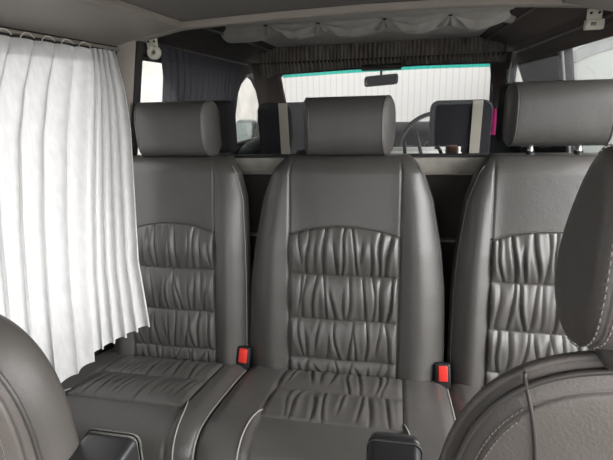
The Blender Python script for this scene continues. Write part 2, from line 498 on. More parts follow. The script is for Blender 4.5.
wC = [(.33, .262), (.45, .263), (.60, .258), (.70, .247), (.83, .222), (.90, .196), (.93, .176), (.945, .166)]
wL = [(.33, .210), (.45, .213), (.60, .213), (.70, .212), (.83, .206), (.90, .188), (.93, .168), (.945, .158)]
wR = [(.33, .228), (.45, .229), (.60, .228), (.70, .222), (.83, .205), (.90, .180), (.93, .158), (.945, .148)]
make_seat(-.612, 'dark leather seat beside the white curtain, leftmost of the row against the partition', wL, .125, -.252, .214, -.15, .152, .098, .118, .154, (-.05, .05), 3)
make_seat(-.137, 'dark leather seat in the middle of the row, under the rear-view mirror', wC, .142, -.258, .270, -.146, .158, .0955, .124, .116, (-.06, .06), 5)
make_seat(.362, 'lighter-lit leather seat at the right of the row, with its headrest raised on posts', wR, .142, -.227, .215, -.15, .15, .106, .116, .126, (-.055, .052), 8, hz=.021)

# ------------------------------------------------------------------ seat belt buckles
def buckle(x, y, z, tilt, label):
    r = empty('seat_belt_buckle', (x, y, z - .045), label, 'seat belt buckle', 'red-button seat belt buckles')
    r.rotation_euler = (math.radians(-12), math.radians(tilt), 0)
    b = MB().box(-.019, .019, -.011, .012, .0, .072, .005, 3).build('housing', M['blackplastic'], r)
    MB().box(-.0115, .0115, -.0145, -.006, .028, .068, .003, 3).build('release_button', M['red'], r)
    MB().box(-.012, .012, -.004, .004, -.075, .004, .002, 2).build('stalk', M['blackplastic'], r)
buckle(-.413, 1.062, .405, 5, 'black seat belt buckle with red button between the left and middle seats')
buckle(.122, 1.055, .406, -3, 'black seat belt buckle with red button between the middle and right seats')

# ------------------------------------------------------------------ near captain seats
def make_captain(cx, label, Wd, zt, ZC, p, slope, thick, ng, sdist, hw, yoff, arm_x, arm_y, arm_z, armw, side):
    root = empty('captain_seat', (cx, .62, 0), label, 'seat', 'pair of near leather seats seen from behind')
    O = np.array([cx, .62, 0])
    zb = .30
    tilt = lambda z: (zt - z) * slope
    yr = .415 + yoff
    zz = np.concatenate([np.linspace(zb, ZC, 14)[:-1], ZC + (zt - ZC) * np.sin(np.linspace(0, PI / 2, 70)) ** .9])
    t = np.clip((zz - ZC) / (zt - ZC), 0, 1); ww = Wd * (1 - t ** p) ** (1 / p)
    left = np.column_stack([-ww, zz]); right = left[::-1] * np.array([-1, 1])
    bot = np.column_stack([np.linspace(Wd, -Wd, 24)[1:-1], np.full(22, zb)])
    out = smooth_out(np.vstack([left, right[1:], bot]))
    C0 = np.array([0, .57])
    D = np.linalg.norm(out - C0, axis=1)
    def yface(rho, d): return -.030 * (1 - rho ** 2.2) + .012 * np.exp(-d / .012)
    def ring(d, dy):
        f = 1 - d / D
        q = C0 + (out - C0) * f[:, None]
        y = yr + tilt(q[:, 1]) + dy
        return np.column_stack([q[:, 0], y, q[:, 1]])
    rows = [ring(.09, .105), ring(.05, .10 * (thick + 1) / 2), ring(.02, .101 * thick), ring(.006, .092 * thick), ring(0, .078 * thick), ring(-.002, .055 * thick), ring(0, .03 * thick), ring(.006, .014), ring(.014, .006)]
    for d in (.020, .026, .030, .0315, .033, .0345, .036, .038, .042, .05, .06, .075, .09, .11):
        g = .005 * math.exp(-((d - .033) / .0016) ** 2)
        rows.append(ring(d, .004 - .028 * (1 - math.exp(-(d - .014) / .05)) + g))
    base = 1 - .11 / D
    for k in np.linspace(.9, .02, 14):
        q = C0 + (out - C0) * (base * k)[:, None]
        rows.append(np.column_stack([q[:, 0], yr + tilt(q[:, 1]) + .004 - .028 * (1 - math.exp(-(.096) / .05)) - .006 * (1 - k * k), q[:, 1]]))
    R = np.array(rows) - np.array([0, .62, 0])
    m = MB(); m.grid(R[ng:], closed_u=True, cap1=True); m.build('backrest', M['leather_near'], root)
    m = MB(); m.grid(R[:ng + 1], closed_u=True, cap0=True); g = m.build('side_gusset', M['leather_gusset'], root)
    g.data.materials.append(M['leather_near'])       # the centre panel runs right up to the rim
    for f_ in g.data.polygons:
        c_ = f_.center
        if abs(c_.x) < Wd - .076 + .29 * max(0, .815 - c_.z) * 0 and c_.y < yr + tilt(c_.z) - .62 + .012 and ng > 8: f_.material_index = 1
    # piping at the gusset edge and the double row of stitches inside it
    N = len(out); keep = range(3, N - 24)
    pr = ring(.014, .004) - np.array([0, .62, 0])
    MB().tube(pr[[k for k in keep]], .0034, 8).build('piping', M['darkpiping'], root)
    for d in sdist:
        q = ring(d, .004 - .028 * (1 - math.exp(-(d - .014) / .05)) - .0006) - np.array([0, .62, 0])
        q = q[5:N - 30]
        L = np.r_[0, np.cumsum(np.linalg.norm(np.diff(q, axis=0), axis=1))]
        for sg in (-1, 1):
            st = MB(); s_ = 0.
            while s_ + .0065 < L[-1]:
                s_ += .0064
                if sg * np.interp(s_, L, q[:, 0]) < Wd - .076: continue
                a = [np.interp(s_, L, q[:, i]) for i in range(3)]; b = [np.interp(s_ + .0042, L, q[:, i]) for i in range(3)]
                st.tube([a, b], .0006, 5)
            st.build('stitching', M['thread'], root)
    # vertical seams of the backrest
    for sx in (-1, 1):
        xs0 = sx * (Wd - .076)
        zz2 = np.linspace(.32, zt - .026, 80)
        pts = []
        for z in zz2:
            xx = xs0 - sx * .030 * (1 - math.exp(-max(0, zt - .03 - z) / .10))
            # locate face depth by inset from the outline
            v = np.array([xx, z]) - C0; ang = np.arctan2(v[1], v[0])
            oa = np.arctan2(out[:, 1] - C0[1], out[:, 0] - C0[0]); k = int(np.argmin(np.abs((oa - ang + PI) % (2 * PI) - PI)))
            d = max(D[k] - np.linalg.norm(v), .014); kk = 1.
            y = .004 - .028 * (1 - math.exp(-(min(d, .11) - .014) / .05))
            if d > .11: kk = np.linalg.norm(v) / (D[k] - .11); y -= .006 * (1 - kk * kk)
            pts.append((xx, yr + tilt(z) + y - .0006 - .62, z))
        MB().tube(pts, .0021, 6).build('seam', M['darkpiping'], root)
    # seat cushion
    c = MB().box(-Wd + .01, Wd - .01, .52 + yoff - .62, .685 - .62, .20, .325, .035, 6).build('cushion', M['leather_near'], root)
    MB().box(-Wd + .03, Wd - .03, .36 + yoff - .62, .69 - .62, .0, .20, .01, 2).build('plinth', M['blackplastic'], root)
    # headrest: D-shaped roll, flat to the rear
    prof = smoothpath([(.385, .872), (.365, .89), (.357, .92), (.357, .98), (.362, 1.02), (.378, 1.04), (.400, 1.035), (.425, 1.005), (.450, .958), (.459, .92), (.455, .894), (.436, .873), (.41, .866), (.385, .872)], 90)[:-1]
    prof[:, 0] += yoff
    c0 = prof.mean(0)
    rows = []
    for u, sc in ((-1.0, .55), (-1.0, .78), (-.985, .93), (-.96, .985), (-.93, 1), (-.915, .985), (-.90, 1.0), (-.7, 1.01), (0, 1.015), (.7, 1.01), (.90, 1.0), (.915, .985), (.93, 1), (.96, .985), (.985, .93), (1.0, .78), (1.0, .55)):
        q = c0 + (prof - c0) * sc
        rows.append(np.column_stack([np.full(len(q), u * hw), q[:, 0] - .62, q[:, 1]]))
    R = np.array(rows)
    hr = MB().grid(R[5:-5], closed_u=True, cap0=True, cap1=True).build('headrest', M['leather_near'], root)
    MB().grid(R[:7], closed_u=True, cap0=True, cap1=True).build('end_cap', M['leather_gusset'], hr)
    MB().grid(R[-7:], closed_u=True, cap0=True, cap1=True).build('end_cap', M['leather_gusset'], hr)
    q = c0 + (prof - c0) * 1.006
    q = np.vstack([q, q[:1]])
    L = np.r_[0, np.cumsum(np.linalg.norm(np.diff(q, axis=0), axis=1))]
    for u in (-.955, -.875, .875, .955):
        st = MB(); s_ = 0
        while s_ + .003 < L[-1]:
            a = [u * hw] + [np.interp(s_, L, q[:, i]) - (.62 if i == 0 else 0) for i in range(2)]
            b = [u * hw] + [np.interp(s_ + .004, L, q[:, i]) - (.62 if i == 0 else 0) for i in range(2)]
            st.tube([a, b], .0008, 5); s_ += .0068
        st.build('stitching', M['thread'], hr)
    for px in (-.055, .055):
        MB().tube([(px, .43 + yoff - .62, .80), (px, .43 + yoff - .62, .90)], .007, 12).build('post', M['chrome'], hr)
    MB().box(-.085, .085, .405 + yoff - .62, .465 + yoff - .62, .834, .862, .012, 4).build('headrest_base', M['darkpiping'], root)
    # armrest
    ax = arm_x - cx
    pts = smoothpath([(.40, arm_z - .03), (.46, arm_z - .012), (.53, arm_z - .004), (arm_y - .02, arm_z - .002), (arm_y, arm_z - .014)], 30)
    rows = []
    for i, (yy, z1) in enumerate(pts):
        e = min(1, (len(pts) - 1 - i) / 4.); k = .86 + .14 * e
        hw_ = armw / 2 * k
        sec = np.array(rrect(-hw_, hw_, -.060 * (.6 + .4 * e), 0, .013, 5))
        rows.append(np.column_stack([ax + sec[:, 0], np.full(len(sec), yy - .62), z1 + sec[:, 1]]))
    arm = MB().grid(np.array(rows), closed_u=True, cap0=True, cap1=True).build('armrest', M['gloss'], root)
    R = np.array(rows)
    cn = R.mean(1, keepdims=True)
    tip = MB().grid((cn + (R - cn) * 1.025)[-5:] + np.array([0, .001, .0005]), closed_u=True, cap0=True, cap1=True).build('armrest_tip', M['worn'] if side < 0 else M['gloss'], arm)
    if side < 0: tip['label'] = 'worn grey armrest tip'
    wl = [np.column_stack([r[:, 0], r[:, 1], r[:, 2]]) for r in (cn + (R - cn) * 1.03)[[-6]]][0]
    MB().tube(wl, .0016, 6, closed=True).build('armrest_welt', M['darkpiping'] if side > 0 else M['worn'], arm)
    return root

def smooth_out(P, n=260):
    d = np.r_[0, np.cumsum(np.linalg.norm(np.diff(np.vstack([P, P[:1]]), axis=0), axis=1))]
    Q = np.vstack([P, P[:1]]); t = np.linspace(0, d[-1], n, endpoint=False)
    return np.column_stack([np.interp(t, d, Q[:, 0]), np.interp(t, d, Q[:, 1])])

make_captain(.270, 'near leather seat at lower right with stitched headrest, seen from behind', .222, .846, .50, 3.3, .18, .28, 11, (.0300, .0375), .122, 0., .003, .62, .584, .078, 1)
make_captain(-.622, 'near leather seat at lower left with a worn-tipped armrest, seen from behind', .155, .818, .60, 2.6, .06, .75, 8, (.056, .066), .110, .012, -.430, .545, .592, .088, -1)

# ------------------------------------------------------------------ van shell
XM = -.14
def sideX(z, sg):                       # inner face of the side walls (leaning in towards the roof)
    d = .735 - max(0., z - .85) * .20
    return XM + sg * d + (.04 if sg > 0 else 0.)
def side_map(sg, sgn_out=1):
    return lambda u, v, w: (sideX(v, sg) + sg * (.02 + w), u, v)

arch_hole = [(2.27, .86), (2.82, .86), (2.87, .95), (2.85, 1.06), (2.75, 1.14), (2.63, 1.195), (2.52, 1.217), (2.42, 1.21), (2.34, 1.17), (2.29, 1.10), (2.27, 1.02)]
main_hole = rrect(.12, 1.195, .60, 1.205, .06)
cab_hole = rrect(1.325, 2.10, .80, 1.222, .045)
cab_hole_r = rrect(1.345, 1.93, .80, 1.268, .02)
def right_arch():
    return [(2.40, .86), (2.92, .86), (2.94, 1.0), (2.89, 1.12), (2.82, 1.19), (2.74, 1.248), (2.68, 1.262), (2.61, 1.25), (2.54, 1.20), (2.47, 1.12), (2.42, 1.0)]
outerw = [(-.6, -.02), (3.05, -.02), (3.05, .95), (2.95, 1.20), (2.75, 1.34), (-.6, 1.34)]
wl = struct(plate('wall_left', outerw, [main_hole, cab_hole, arch_hole], .04, M['cabdark'], side_map(-1)))
main_hole_r = rrect(-.50, 1.195, .50, 1.235, .06)
wr = struct(plate('wall_right', outerw, [main_hole_r, cab_hole_r, right_arch()], .04, M['pillar'], side_map(1)))

def pane(name, loop, sg, off=.02, mat=None):
    vs = [(sideX(v, sg) + sg * off, u, v) for u, v in loop]
    return struct(link(name, vs, [tuple(range(len(vs)))], mat or M['glass'], None, False))
def gasket(parent, loop, sg, r=.010):
    MB().tube([(sideX(v, sg) + sg * .0, u, v) for u, v in loop], r, 8, closed=True).build('gasket', M['gasket'], parent)
k = 1
for sg, loops in ((-1, (main_hole, cab_hole, arch_hole)), (1, (main_hole_r, cab_hole_r, right_arch()))):
    for lp in loops:
        w_ = pane('window_%d' % k, lp, sg); gasket(w_, lp, sg); k += 1

# floor, ceiling
f = MB().box(XM - .76, XM + .76, -.6, 2.9, -.03, 0); struct(f.build('floor', M['carpet'], smooth=False))
hx = [-.80, -.735, -.61, -.434, -.268, -.111, .086, .226, .361, .475, .54]
hz_ = [1.238, 1.254, 1.278, 1.284, 1.288, 1.2905, 1.290, 1.286, 1.277, 1.267, 1.262]
crown = lambda x: np.interp(x, hx, hz_)
xc = np.linspace(-.612, .372, 40)
rows = [np.vstack([np.column_stack([xc, np.full(40, y), crown(xc) + .0175]), [[.372, y, 1.345], [-.612, y, 1.345]]]) for y in (-.6, 1.285)]
struct(flat_shade_sharp(MB().grid(np.array(rows), closed_u=True, cap0=True, cap1=True).build('ceiling', M['ceiling']), 40))
for sg, nm in ((-1, 'trim_1'), (1, 'trim_2')):      # sloped vinyl panels between side wall and ceiling, with a pale lip
    X = lambda x: x if sg < 0 else -.24 - x
    xs = [-.842, -.80, -.765, -.735, -.68, -.635, -.612, -.606]; zs = [1.222, 1.240, 1.2495, 1.2555, 1.267, 1.275, 1.280, 1.288]
    pts = list(zip(xs, zs)) + [(-.606, 1.345), (-.842, 1.345)]
    rows = [np.array([(X(x), y, z) for x, z in pts]) for y in (-.6, 1.295)]
    o = struct(flat_shade_sharp(MB().grid(np.array(rows), closed_u=True, cap0=True, cap1=True).build(nm, M['roofpanel']), 50))
    rows = [np.array([(X(x), y, z) for x, z in ((-.614, 1.279), (-.603, 1.281), (-.598, 1.287), (-.598, 1.298), (-.614, 1.300))]) for y in (-.6, 1.290)]
    MB().grid(np.array(rows), closed_u=True, cap0=True, cap1=True).build('lip', M['header'], o, smooth=False)
# unseen van rear, added to cut light from behind, with a wide tailgate window
rear_hole = rrect(-.78, .51, .45, 1.255, .05)
wb = struct(plate('wall_rear', [(-.90, -.02), (.64, -.02), (.60, 1.345), (-.85, 1.345)], [rear_hole], .04, M['wall'], lambda u, v, w: (u, -.62 + w, v)))
struct(link('window_9', [(u, -.62, v) for u, v in rear_hole], [tuple(range(len(rear_hole)))], M['glass'], None, False))

# partition between cabin and cab ------------------------------------------------
YP = 1.287
xl, xr = -.905, .625
pl = plate('wall_front', [(-.87, -.0), (.59, -.0), (.59, .885), (-.87, .885)], [], .02, M['partition'], lambda u, v, w: (u, YP + .012 + w, v))
struct(pl)
xh = np.linspace(-.745, .50, 60); zh = crown(xh)
rows = [np.column_stack([xh, np.full(60, y), zh + dz]) for y, dz in ((YP - .012, .003), (YP - .012, .0165), (YP - .008, .0185), (YP + .022, .0185), (YP + .022, .0), (YP - .009, .0))]
hd_ = struct(flat_shade_sharp(MB().grid(np.array(rows), closed_v=True).build('trim_3', M['header']), 30))
rows = [np.column_stack([xh, np.full(60, y), np.where(dz > .1, 1.36, zh + dz)]) for y, dz in ((YP + .004, .012), (YP + .004, .2), (YP + .02, .2), (YP + .02, .012))]
MB().grid(np.array(rows), closed_v=True).build('upper_board', M['cabdark'], hd_, smooth=False)
hb = MB().box(-.80, .52, YP - .012, YP + .02, .880, .925, .004, 2); hb_ = struct(hb.build('trim_4', M['bar']))
MB().box(-.80, .52, YP - .018, YP + .020, .9235, .930, .002, 2).build('rubber_strip', M['gasket'], hb_)
MB().box(-.80, .52, YP - .016, YP + .0, .876, .884, .002, 2).build('lower_lip', M['header'], hb_)
MB().box(-.80, .52, YP - .02, YP + .0, .690, .696).build('shelf_lip', M['bar'], hb_, smooth=False)
for sg, nm in ((-1, 'trim_5'), (1, 'trim_6')):
    X = lambda x: x if sg < 0 else 2 * XM - x + .045
    def q(z, a): return X((-.800 if a else -.744) - (1.25 - z) * (.20 if z > .85 else .19))
    zs = np.linspace(.40, 1.268, 24)
    rows = [np.array([(q(z, 1), YP - .02, z), (q(z, 0), YP - .02, z), (q(z, 0), YP + .02, z), (q(z, 1), YP + .02, z)]) for z in zs]
    o = struct(MB().grid(np.array(rows), closed_u=True, cap0=True, cap1=True).build(nm, M['post'], smooth=False))
    rows = [np.array([(q(z, 0), YP - .008, z), (q(z, 0) - sg * .009, YP - .008, z), (q(z, 0) - sg * .009, YP + .018, z), (q(z, 0), YP + .018, z)]) for z in zs]
    MB().grid(np.array(rows), closed_u=True, cap0=True, cap1=True).build('glazing_seal', M['gasket'], o, smooth=False)
pg = struct(link('window_7', [(-.82, YP + .004, .925), (.585, YP + .004, .925), (.505, YP + .004, 1.275), (.361, YP + .004, 1.285), (.086, YP + .004, 1.298), (-.268, YP + .004, 1.296), (-.61, YP + .004, 1.286), (-.755, YP + .004, 1.258)], [tuple(range(8))], M['pglass'], None, False))

# ceiling-corner curtain brackets
def bracket(x, z, mir, label, spool):
    r = empty('curtain_bracket', (x, YP + .035, z), label, 'bracket', 'ivory brackets at the top corners of the partition')
    b = MB().box(-.017, .017, -.002, .004, -.004, .022, .002, 2); b.build('plate', M['ivory'], r)
    for sx in (-.009, .009): MB().tube([(sx, -.001, .012), (sx, -.006, .012)], .0028, 10).build('screw', M['gasket'], r)
    if spool:
        a = np.linspace(0, 2 * PI, 24, endpoint=False)
        rows = []
        for (rr, y) in ((.007, -.014), (.017, -.014), (.019, -.011), (.019, .003), (.016, .006), (.007, .006)):
            rows.append(np.column_stack([.006 + rr * np.cos(a), np.full(24, y), -.018 + rr * np.sin(a)]))
        MB().grid(np.array(rows), closed_u=True, closed_v=True).build('ring_holder', M['ivory'], r)
    else:
        MB().box(-.021, .021, -.012, .004, -.026, -.003, .003, 2).build('clip', M['ivory'], r)
        MB().box(-.010, .002, -.0135, -.011, -.018, -.010).build('clip_slot', M['roofpanel'], r)
    return r
bracket(-.718, 1.243, 1, 'small ivory bracket with a round holder at the top left of the partition glass', True)
bracket(.450, 1.250, 1, 'small ivory screwed bracket at the top right of the partition glass', False)

# ------------------------------------------------------------------ white curtain and rod
rod = empty('curtain_rod', (-.80, 0, 1.232), 'thin metal curtain rod above the white side curtain', 'curtain rod')
MB().tube([(0.008, -.25, 0), (.008, 1.265, 0)], .0042, 10).build('rod', M['rod'], rod)
for yy in (.80, 1.262):
    a = MB(); a.tube([(-.03, yy, 0), (.006, yy, 0)], .005, 10); a.build('bracket', M['rod'], rod)
    if yy < 1: MB().tube([(.008 + .012 * math.cos(t), yy - .0, .012 * math.sin(t)) for t in np.linspace(0, 2 * PI, 20, endpoint=False)], .0035, 8, closed=True).build('rod_eyelet', M['ivory'], rod)

cur = empty('curtain', (-.785, .7, 1.222), 'white pleated curtain drawn across the left side window', 'curtain')
CO = np.array([-.785, .7, 1.222])
zend = np.array([1.222, 1.118, 1.018, .842, .68, .509, .44]); yend = np.array([1.20, 1.135, 1.095, 1.065, 1.05, 1.04, 1.035]); xend = np.array([-.772, -.716, -.688, -.683, -.687, -.672, -.664])
nA, nZ = 1000, 70
a = np.linspace(0, 1, nA)
rows = []
for j in range(nZ):
    g = j / (nZ - 1)
    # plain panel for a < .82, tight bunch after
    ab = .84
    main = np.clip(a / ab, 0, 1); bun = np.clip((a - ab) / (1 - ab), 0, 1)
    zbot = np.where(a < ab, .385 + .0 * main + .072 * np.clip((main - .55) / .45, 0, 1) ** 1.2, .475 + .018 * bun)
    ztop = 1.222
    z = ztop + (zbot - ztop) * g
    ye = np.interp(-z, -zend, yend); xe = np.interp(-z, -zend, xend)
    ym = ye - .085 - .045 * g                                     # where the bunch starts
    ylin = -.15 + (ym + .15) * main + (ye - ym) * bun
    # straight along the wall, then swung inwards towards the seat at the free end
    xw = -.788 - .004 * g
    s_ = np.clip((ylin - .72) / (ye - .72), 0, 1)
    xlin = xw + (xe - xw) * s_ ** 2.2
    n1, n2 = 21, 5
    amp = (.75 + .25 * min(1, g * 5)) 
    ph1 = 2 * PI * n1 * main + .8 * np.sin(3 * main + 2 * g) ; ph2 = 2 * PI * n2 * bun + 1.2 * g
    B1, A1 = .0150, .0065
    B2, A2 = .0100, .010
    inb = (bun > 0)
    # folds pinch: y runs back on itself at every fold
    wob = .006 * np.sin(9 * main + 3 * g) 
    y = ylin - np.where(inb, B2 * np.sin(ph2) * np.minimum(1, bun * 8), B1 * amp * np.sin(ph1) * np.minimum(1, (1 - main) * 12)) + wob * g * (~inb)
    x = xlin + np.where(inb, A2 * amp * np.cos(ph2) * np.minimum(1, .4 + bun), A1 * amp * np.cos(ph1)) + .004 * g * np.sin(17 * main + 4 * g)
    # top hem sags a little between hooks
    z = z - (1 - g) ** 8 * .0022 * (1 - np.cos(2 * PI * n1 * main + PI)) * (~inb)
    rows.append(np.column_stack([x, y, z]))
R = np.array(rows) - CO
MB().grid(R).build('cloth', M['white'], cur)
hem = MB(); hem.grid(np.array([R[1] + [.0012, 0, 0], R[3] + [.0012, 0, 0]])); hem.build('heading_tape', M['white'], cur)
for i in range(11):
    i0 = int(np.argmin(np.abs(a - .84 * (i + 10.5) / 21.)))
    p = R[0, i0]
    hk = MB(); hk.tube([(p[0] + .002 * k_, p[1] + .006 * math.sin(t), p[2] + .004 + .006 * math.cos(t)) for k_, t in enumerate(np.linspace(-2.4, 2.4, 14))], .0014, 6)
    hk.build('hook', M['ivory'], cur)

# ------------------------------------------------------------------ cab
# headliner: cloth held up at buttons, hanging in swags between them
nx, ny = 260, 170
X_ = np.linspace(-.66, .365, nx); Y_ = np.linspace(1.312, 2.36, ny)
XX, YY = np.meshgrid(X_, Y_)
btn = [(-.480, 1.70), (-.295, 1.72), (-.065, 1.72), (.150, 1.72), (.345, 1.72)]
bxs = np.array([b_[0] for b_ in btn]); BY = 1.72; ZH = 1.337
# distance along x to the nearest button, 0 at a button and 1 halfway between two
near = np.min(np.abs(XX[..., None] - bxs), axis=-1); half = .108
sw_ = np.clip(near / half, 0, 1)
fall = 1 / (1 + np.exp(-(YY - (BY + .045 - .035 * sw_)) / .018))
depth = .012 + .026 * np.sin(sw_ * PI / 2) ** .8
back = 1 / (1 + np.exp((YY - 1.90) / .02))
Zc = ZH - depth * fall * back - .004 * np.clip((YY - 1.85) / .5, 0, 1)
rad = np.hypot(near, (YY - BY) * 1.0)
ang = np.arctan2(np.maximum(YY - BY, 0), near + 1e-6)
rip = .0085 * np.cos(9 * ang) * np.exp(-((rad - .06) / .045) ** 2) * (YY > BY - .02)
rip += .0060 * np.sin(2 * PI * (YY - BY) / .05 + 2.4 * sw_ ** 2) * np.exp(-((YY - BY - .07) / .06) ** 2) * sw_ ** .5
pin = .006 * np.exp(-(rad / .02) ** 2)
rip *= np.clip((.30 - XX) / .08, 0, 1) * np.clip((XX + .58) / .08, 0, 1)
G = np.dstack([XX, YY, Zc - rip + pin])
hl = struct(MB().grid(G).build('ceiling_cab', M['headliner']))
for bx, by in btn:
    s = bmesh.new(); bmesh.ops.create_uvsphere(s, u_segments=14, v_segments=8, radius=.008)
    b = MB(); b.bm(s, Matrix.Translation((bx, by, ZH + .001)) @ Matrix.Diagonal((1, 1, .7, 1))); b.build('button', M['gasket'], hl)
cover = MB().box(-.9, .62, 1.31, 2.6, 1.345, 1.37); struct(cover.build('trim_7', M['cabdark'], smooth=False))
for sg, nm, mt in ((-1, 'trim_8', 'cabdark'), (1, 'trim_9', 'cabbrown')):    # side coves between headliner and cab walls
    X = lambda x: x if sg < 0 else 2 * XM - x
    pts = [(-.845, 1.225), (-.805, 1.250), (-.795, 1.268), (-.770, 1.288), (-.70, 1.312), (-.655, 1.324), (-.62, 1.338), (-.62, 1.36), (-.845, 1.36)]
    rows = [np.array([(X(x + .012 * tt), y, z - .004 * tt) for x, z in pts]) for tt, y in ((0, 1.31), (.5, 1.85), (1, 2.40), (1.1, 2.6))]
    o = struct(MB().grid(np.array(rows), closed_u=True, cap0=True, cap1=True).build(nm, M[mt], smooth=False))
    MB().tube([(X(-.797 + .012 * tt), y, 1.266 - .004 * tt) for tt, y in ((0, 1.315), (.5, 1.85), (1, 2.4))], .0045, 8).build('edge_bead', M['wall'], o)
    MB().tube([(X(-.655 + .012 * tt), y, 1.322 - .004 * tt) for tt, y in ((0, 1.315), (.5, 1.85), (1, 2.36))], .0045, 8).build('headliner_bead', M['wall'], o)

# windshield frame (sloping plane): u = x, v = height along the slope
def wsm(u, v, w):      # v is world z; top leans back
    y = 2.40 + (1.226 - v) * 1.2
    return (u, y + w, v)
op = [(-.665, .90), (.455, .90), (.440, 1.05), (.418, 1.17), (.402, 1.222), (.10, 1.2265), (-.25, 1.222), (-.61, 1.210), (-.628, 1.19), (-.612, 1.06)]
op = [(-.70, .88), (.47, .88), (.447, 1.05), (.420, 1.17), (.400, 1.225), (.10, 1.2275), (-.25, 1.2225), (-.600, 1.212), (-.622, 1.195), (-.640, 1.05)]
wf = struct(plate('wall_windshield', [(-.83, .78), (.58, .78), (.497, 1.12), (.478, 1.262), (-.745, 1.262), (-.772, 1.12)], [op], .05, M['cabbrown'], wsm))
ws = struct(link('window_8', [wsm(u, v, .0) for u, v in op], [tuple(range(len(op)))], M['glass'], None, False))
gp = MB().tube([wsm(u, v, -.022) for u, v in op], .008, 8, closed=True).build('frame_seal', M['gasket'], ws)
tb = [(x, np.interp(x, [-.600, -.25, .10, .400], [1.212, 1.2225, 1.2275, 1.225])) for x in np.linspace(-.605, .402, 16)]
rows = np.array([[wsm(x, z + .002, -.004) for x, z in tb], [wsm(x, z - .020, -.004) for x, z in tb]])
MB().grid(rows).build('tint_band', M['tint'], ws, smooth=False)['label'] = 'turquoise tint band'

# dark gathered pelmet above the windshield
xx = np.linspace(-.70, .455, 450)
zz = np.linspace(0, 1, 14)
rows = []
for t in zz:
    zt_ = 1.334; zb_ = np.interp(xx, [-.66, -.60, -.25, .10, .40, .44], [1.19, 1.208, 1.221, 1.226, 1.224, 1.22])
    z = zt_ + (zb_ - zt_) * t
    y = 2.352 + .010 * np.sin(xx * 330 + 2 * np.sin(xx * 21)) * (.5 + .5 * t) - .014 * math.sin(PI * t)
    z = z - .0 * t
    rows.append(np.column_stack([xx, y, z]))
pel = MB().grid(np.array(rows)).build('pelmet_curtain', M['pelmet'])
tag(pel, 'dark gathered cloth strip along the top of the windshield', 'curtain')

# charcoal curtain across the left cab window
rows = []
a = np.linspace(0, 1, 420)
for j in range(30):
    g = j / 29
    z = 1.262 - .012 * a - g * .46
    y0_ = 1.475 + .03 * g - .03 * max(0, .2 - g) * 5
    y = y0_ + (2.235 - y0_) * a + .010 * np.sin(2 * PI * 15 * a)
    x = np.array([sideX(zz_, -1) for zz_ in z]) + .028 + .008 * np.cos(2 * PI * 15 * a + .5 * np.sin(9 * a))
    rows.append(np.column_stack([x, y, z]))
cc = MB().grid(np.array(rows)).build('curtain', M['charcoal'])
tag(cc, 'charcoal curtain across the left window of the driver cab', 'curtain')
rail = MB().tube([(-.79 + .0, 1.33, 1.268), (-.775, 1.85, 1.262), (-.76, 2.26, 1.256)], .005, 8).build('curtain_rail', M['wall'])
tag(rail, 'thin dark rail above the charcoal cab curtain', 'curtain rail')

# rear-view mirror with its grey mount
mr = empty('rear_view_mirror', (-.10, 2.36, 1.212), 'small rear-view mirror hanging at the top centre of the windshield', 'mirror')
MB().box(-.096, .096, -.03, .012, -.006, .024, .010, 4).build('mount', M['cabdark'], mr)
MB().tube([(0, -.015, -.005), (0, -.03, -.03)], .006, 10).build('arm', M['gasket'], mr)
mr.rotation_euler = (math.radians(6), 0, 0)
sec = np.array(rrect(-.080, .080, -.024, .024, .014, 6))
rows = [np.column_stack([sec[:, 0] * s, np.full(len(sec), y), sec[:, 1] * s - .050 + sec[:, 0] * .06]) for s, y in ((.90, .0), (1, -.008), (1, -.034), (.96, -.037))]
MB().grid(np.array(rows), closed_u=True, cap0=True, cap1=True).build('casing', M['blackplastic'], mr)
gl = np.column_stack([sec[:, 0] * .91, np.full(len(sec), -.0378) - sec[:, 0] * .0, sec[:, 1] * .84 - .050 + sec[:, 0] * .055])
link('mirror_glass', gl, [tuple(range(len(gl)))], M['mirrorglass'], mr, False)

# two front seats, seen from behind
def cab_seat(cx, w, ztop, label, strip_x, y):
    r = empty('cab_seat', (cx, y, 0), label, 'seat', 'front seats in the driver cab')
    sec = np.array(rrect(-w / 2, w / 2, .35, ztop, .030, 6))
    rows = [np.column_stack([(sec[:, 0]) * s, np.full(len(sec), yy) - (sec[:, 1] - .7) * .08, (sec[:, 1] - .7) * s + .7]) for s, yy in ((.975, -.062), (.992, -.057), (1, -.05), (1, .04), (.98, .055), (.9, .062))]
    MB().grid(np.array(rows), closed_u=True, cap0=True, cap1=True).build('backrest', M['cabseat'], r, smooth=False)
    z = np.linspace(.45, ztop - .002, 12)
    rows = [np.array([(strip_x - .0165, -.068 - (q - .7) * .08, q), (strip_x + .0165, -.068 - (q - .7) * .08, q), (strip_x + .0165, -.055 - (q - .7) * .08, q), (strip_x - .0165, -.055 - (q - .7) * .08, q)]) for q in z]
    MB().grid(np.array(rows), closed_u=True, cap0=True, cap1=True).build('back_strip', M['strip'], r, smooth=False)['label'] = 'pale vertical strip'
    MB().box(-w / 2, w / 2, .05, .42, .30, .42, .03, 4).build('cushion', M['cabseat'], r)
    MB().box(-w / 2 + .03, w / 2 - .03, .02, .40, .0, .30, .01, 2).build('plinth', M['blackplastic'], r)
cab_seat(-.430, .205, 1.072, 'dark front seat with a pale strip, left one in the driver cab', .000, 1.80)
cab_seat(.2045, .203, 1.064, 'dark front seat with a pale strip, right one beside the pink ribbon', .050, 1.80)

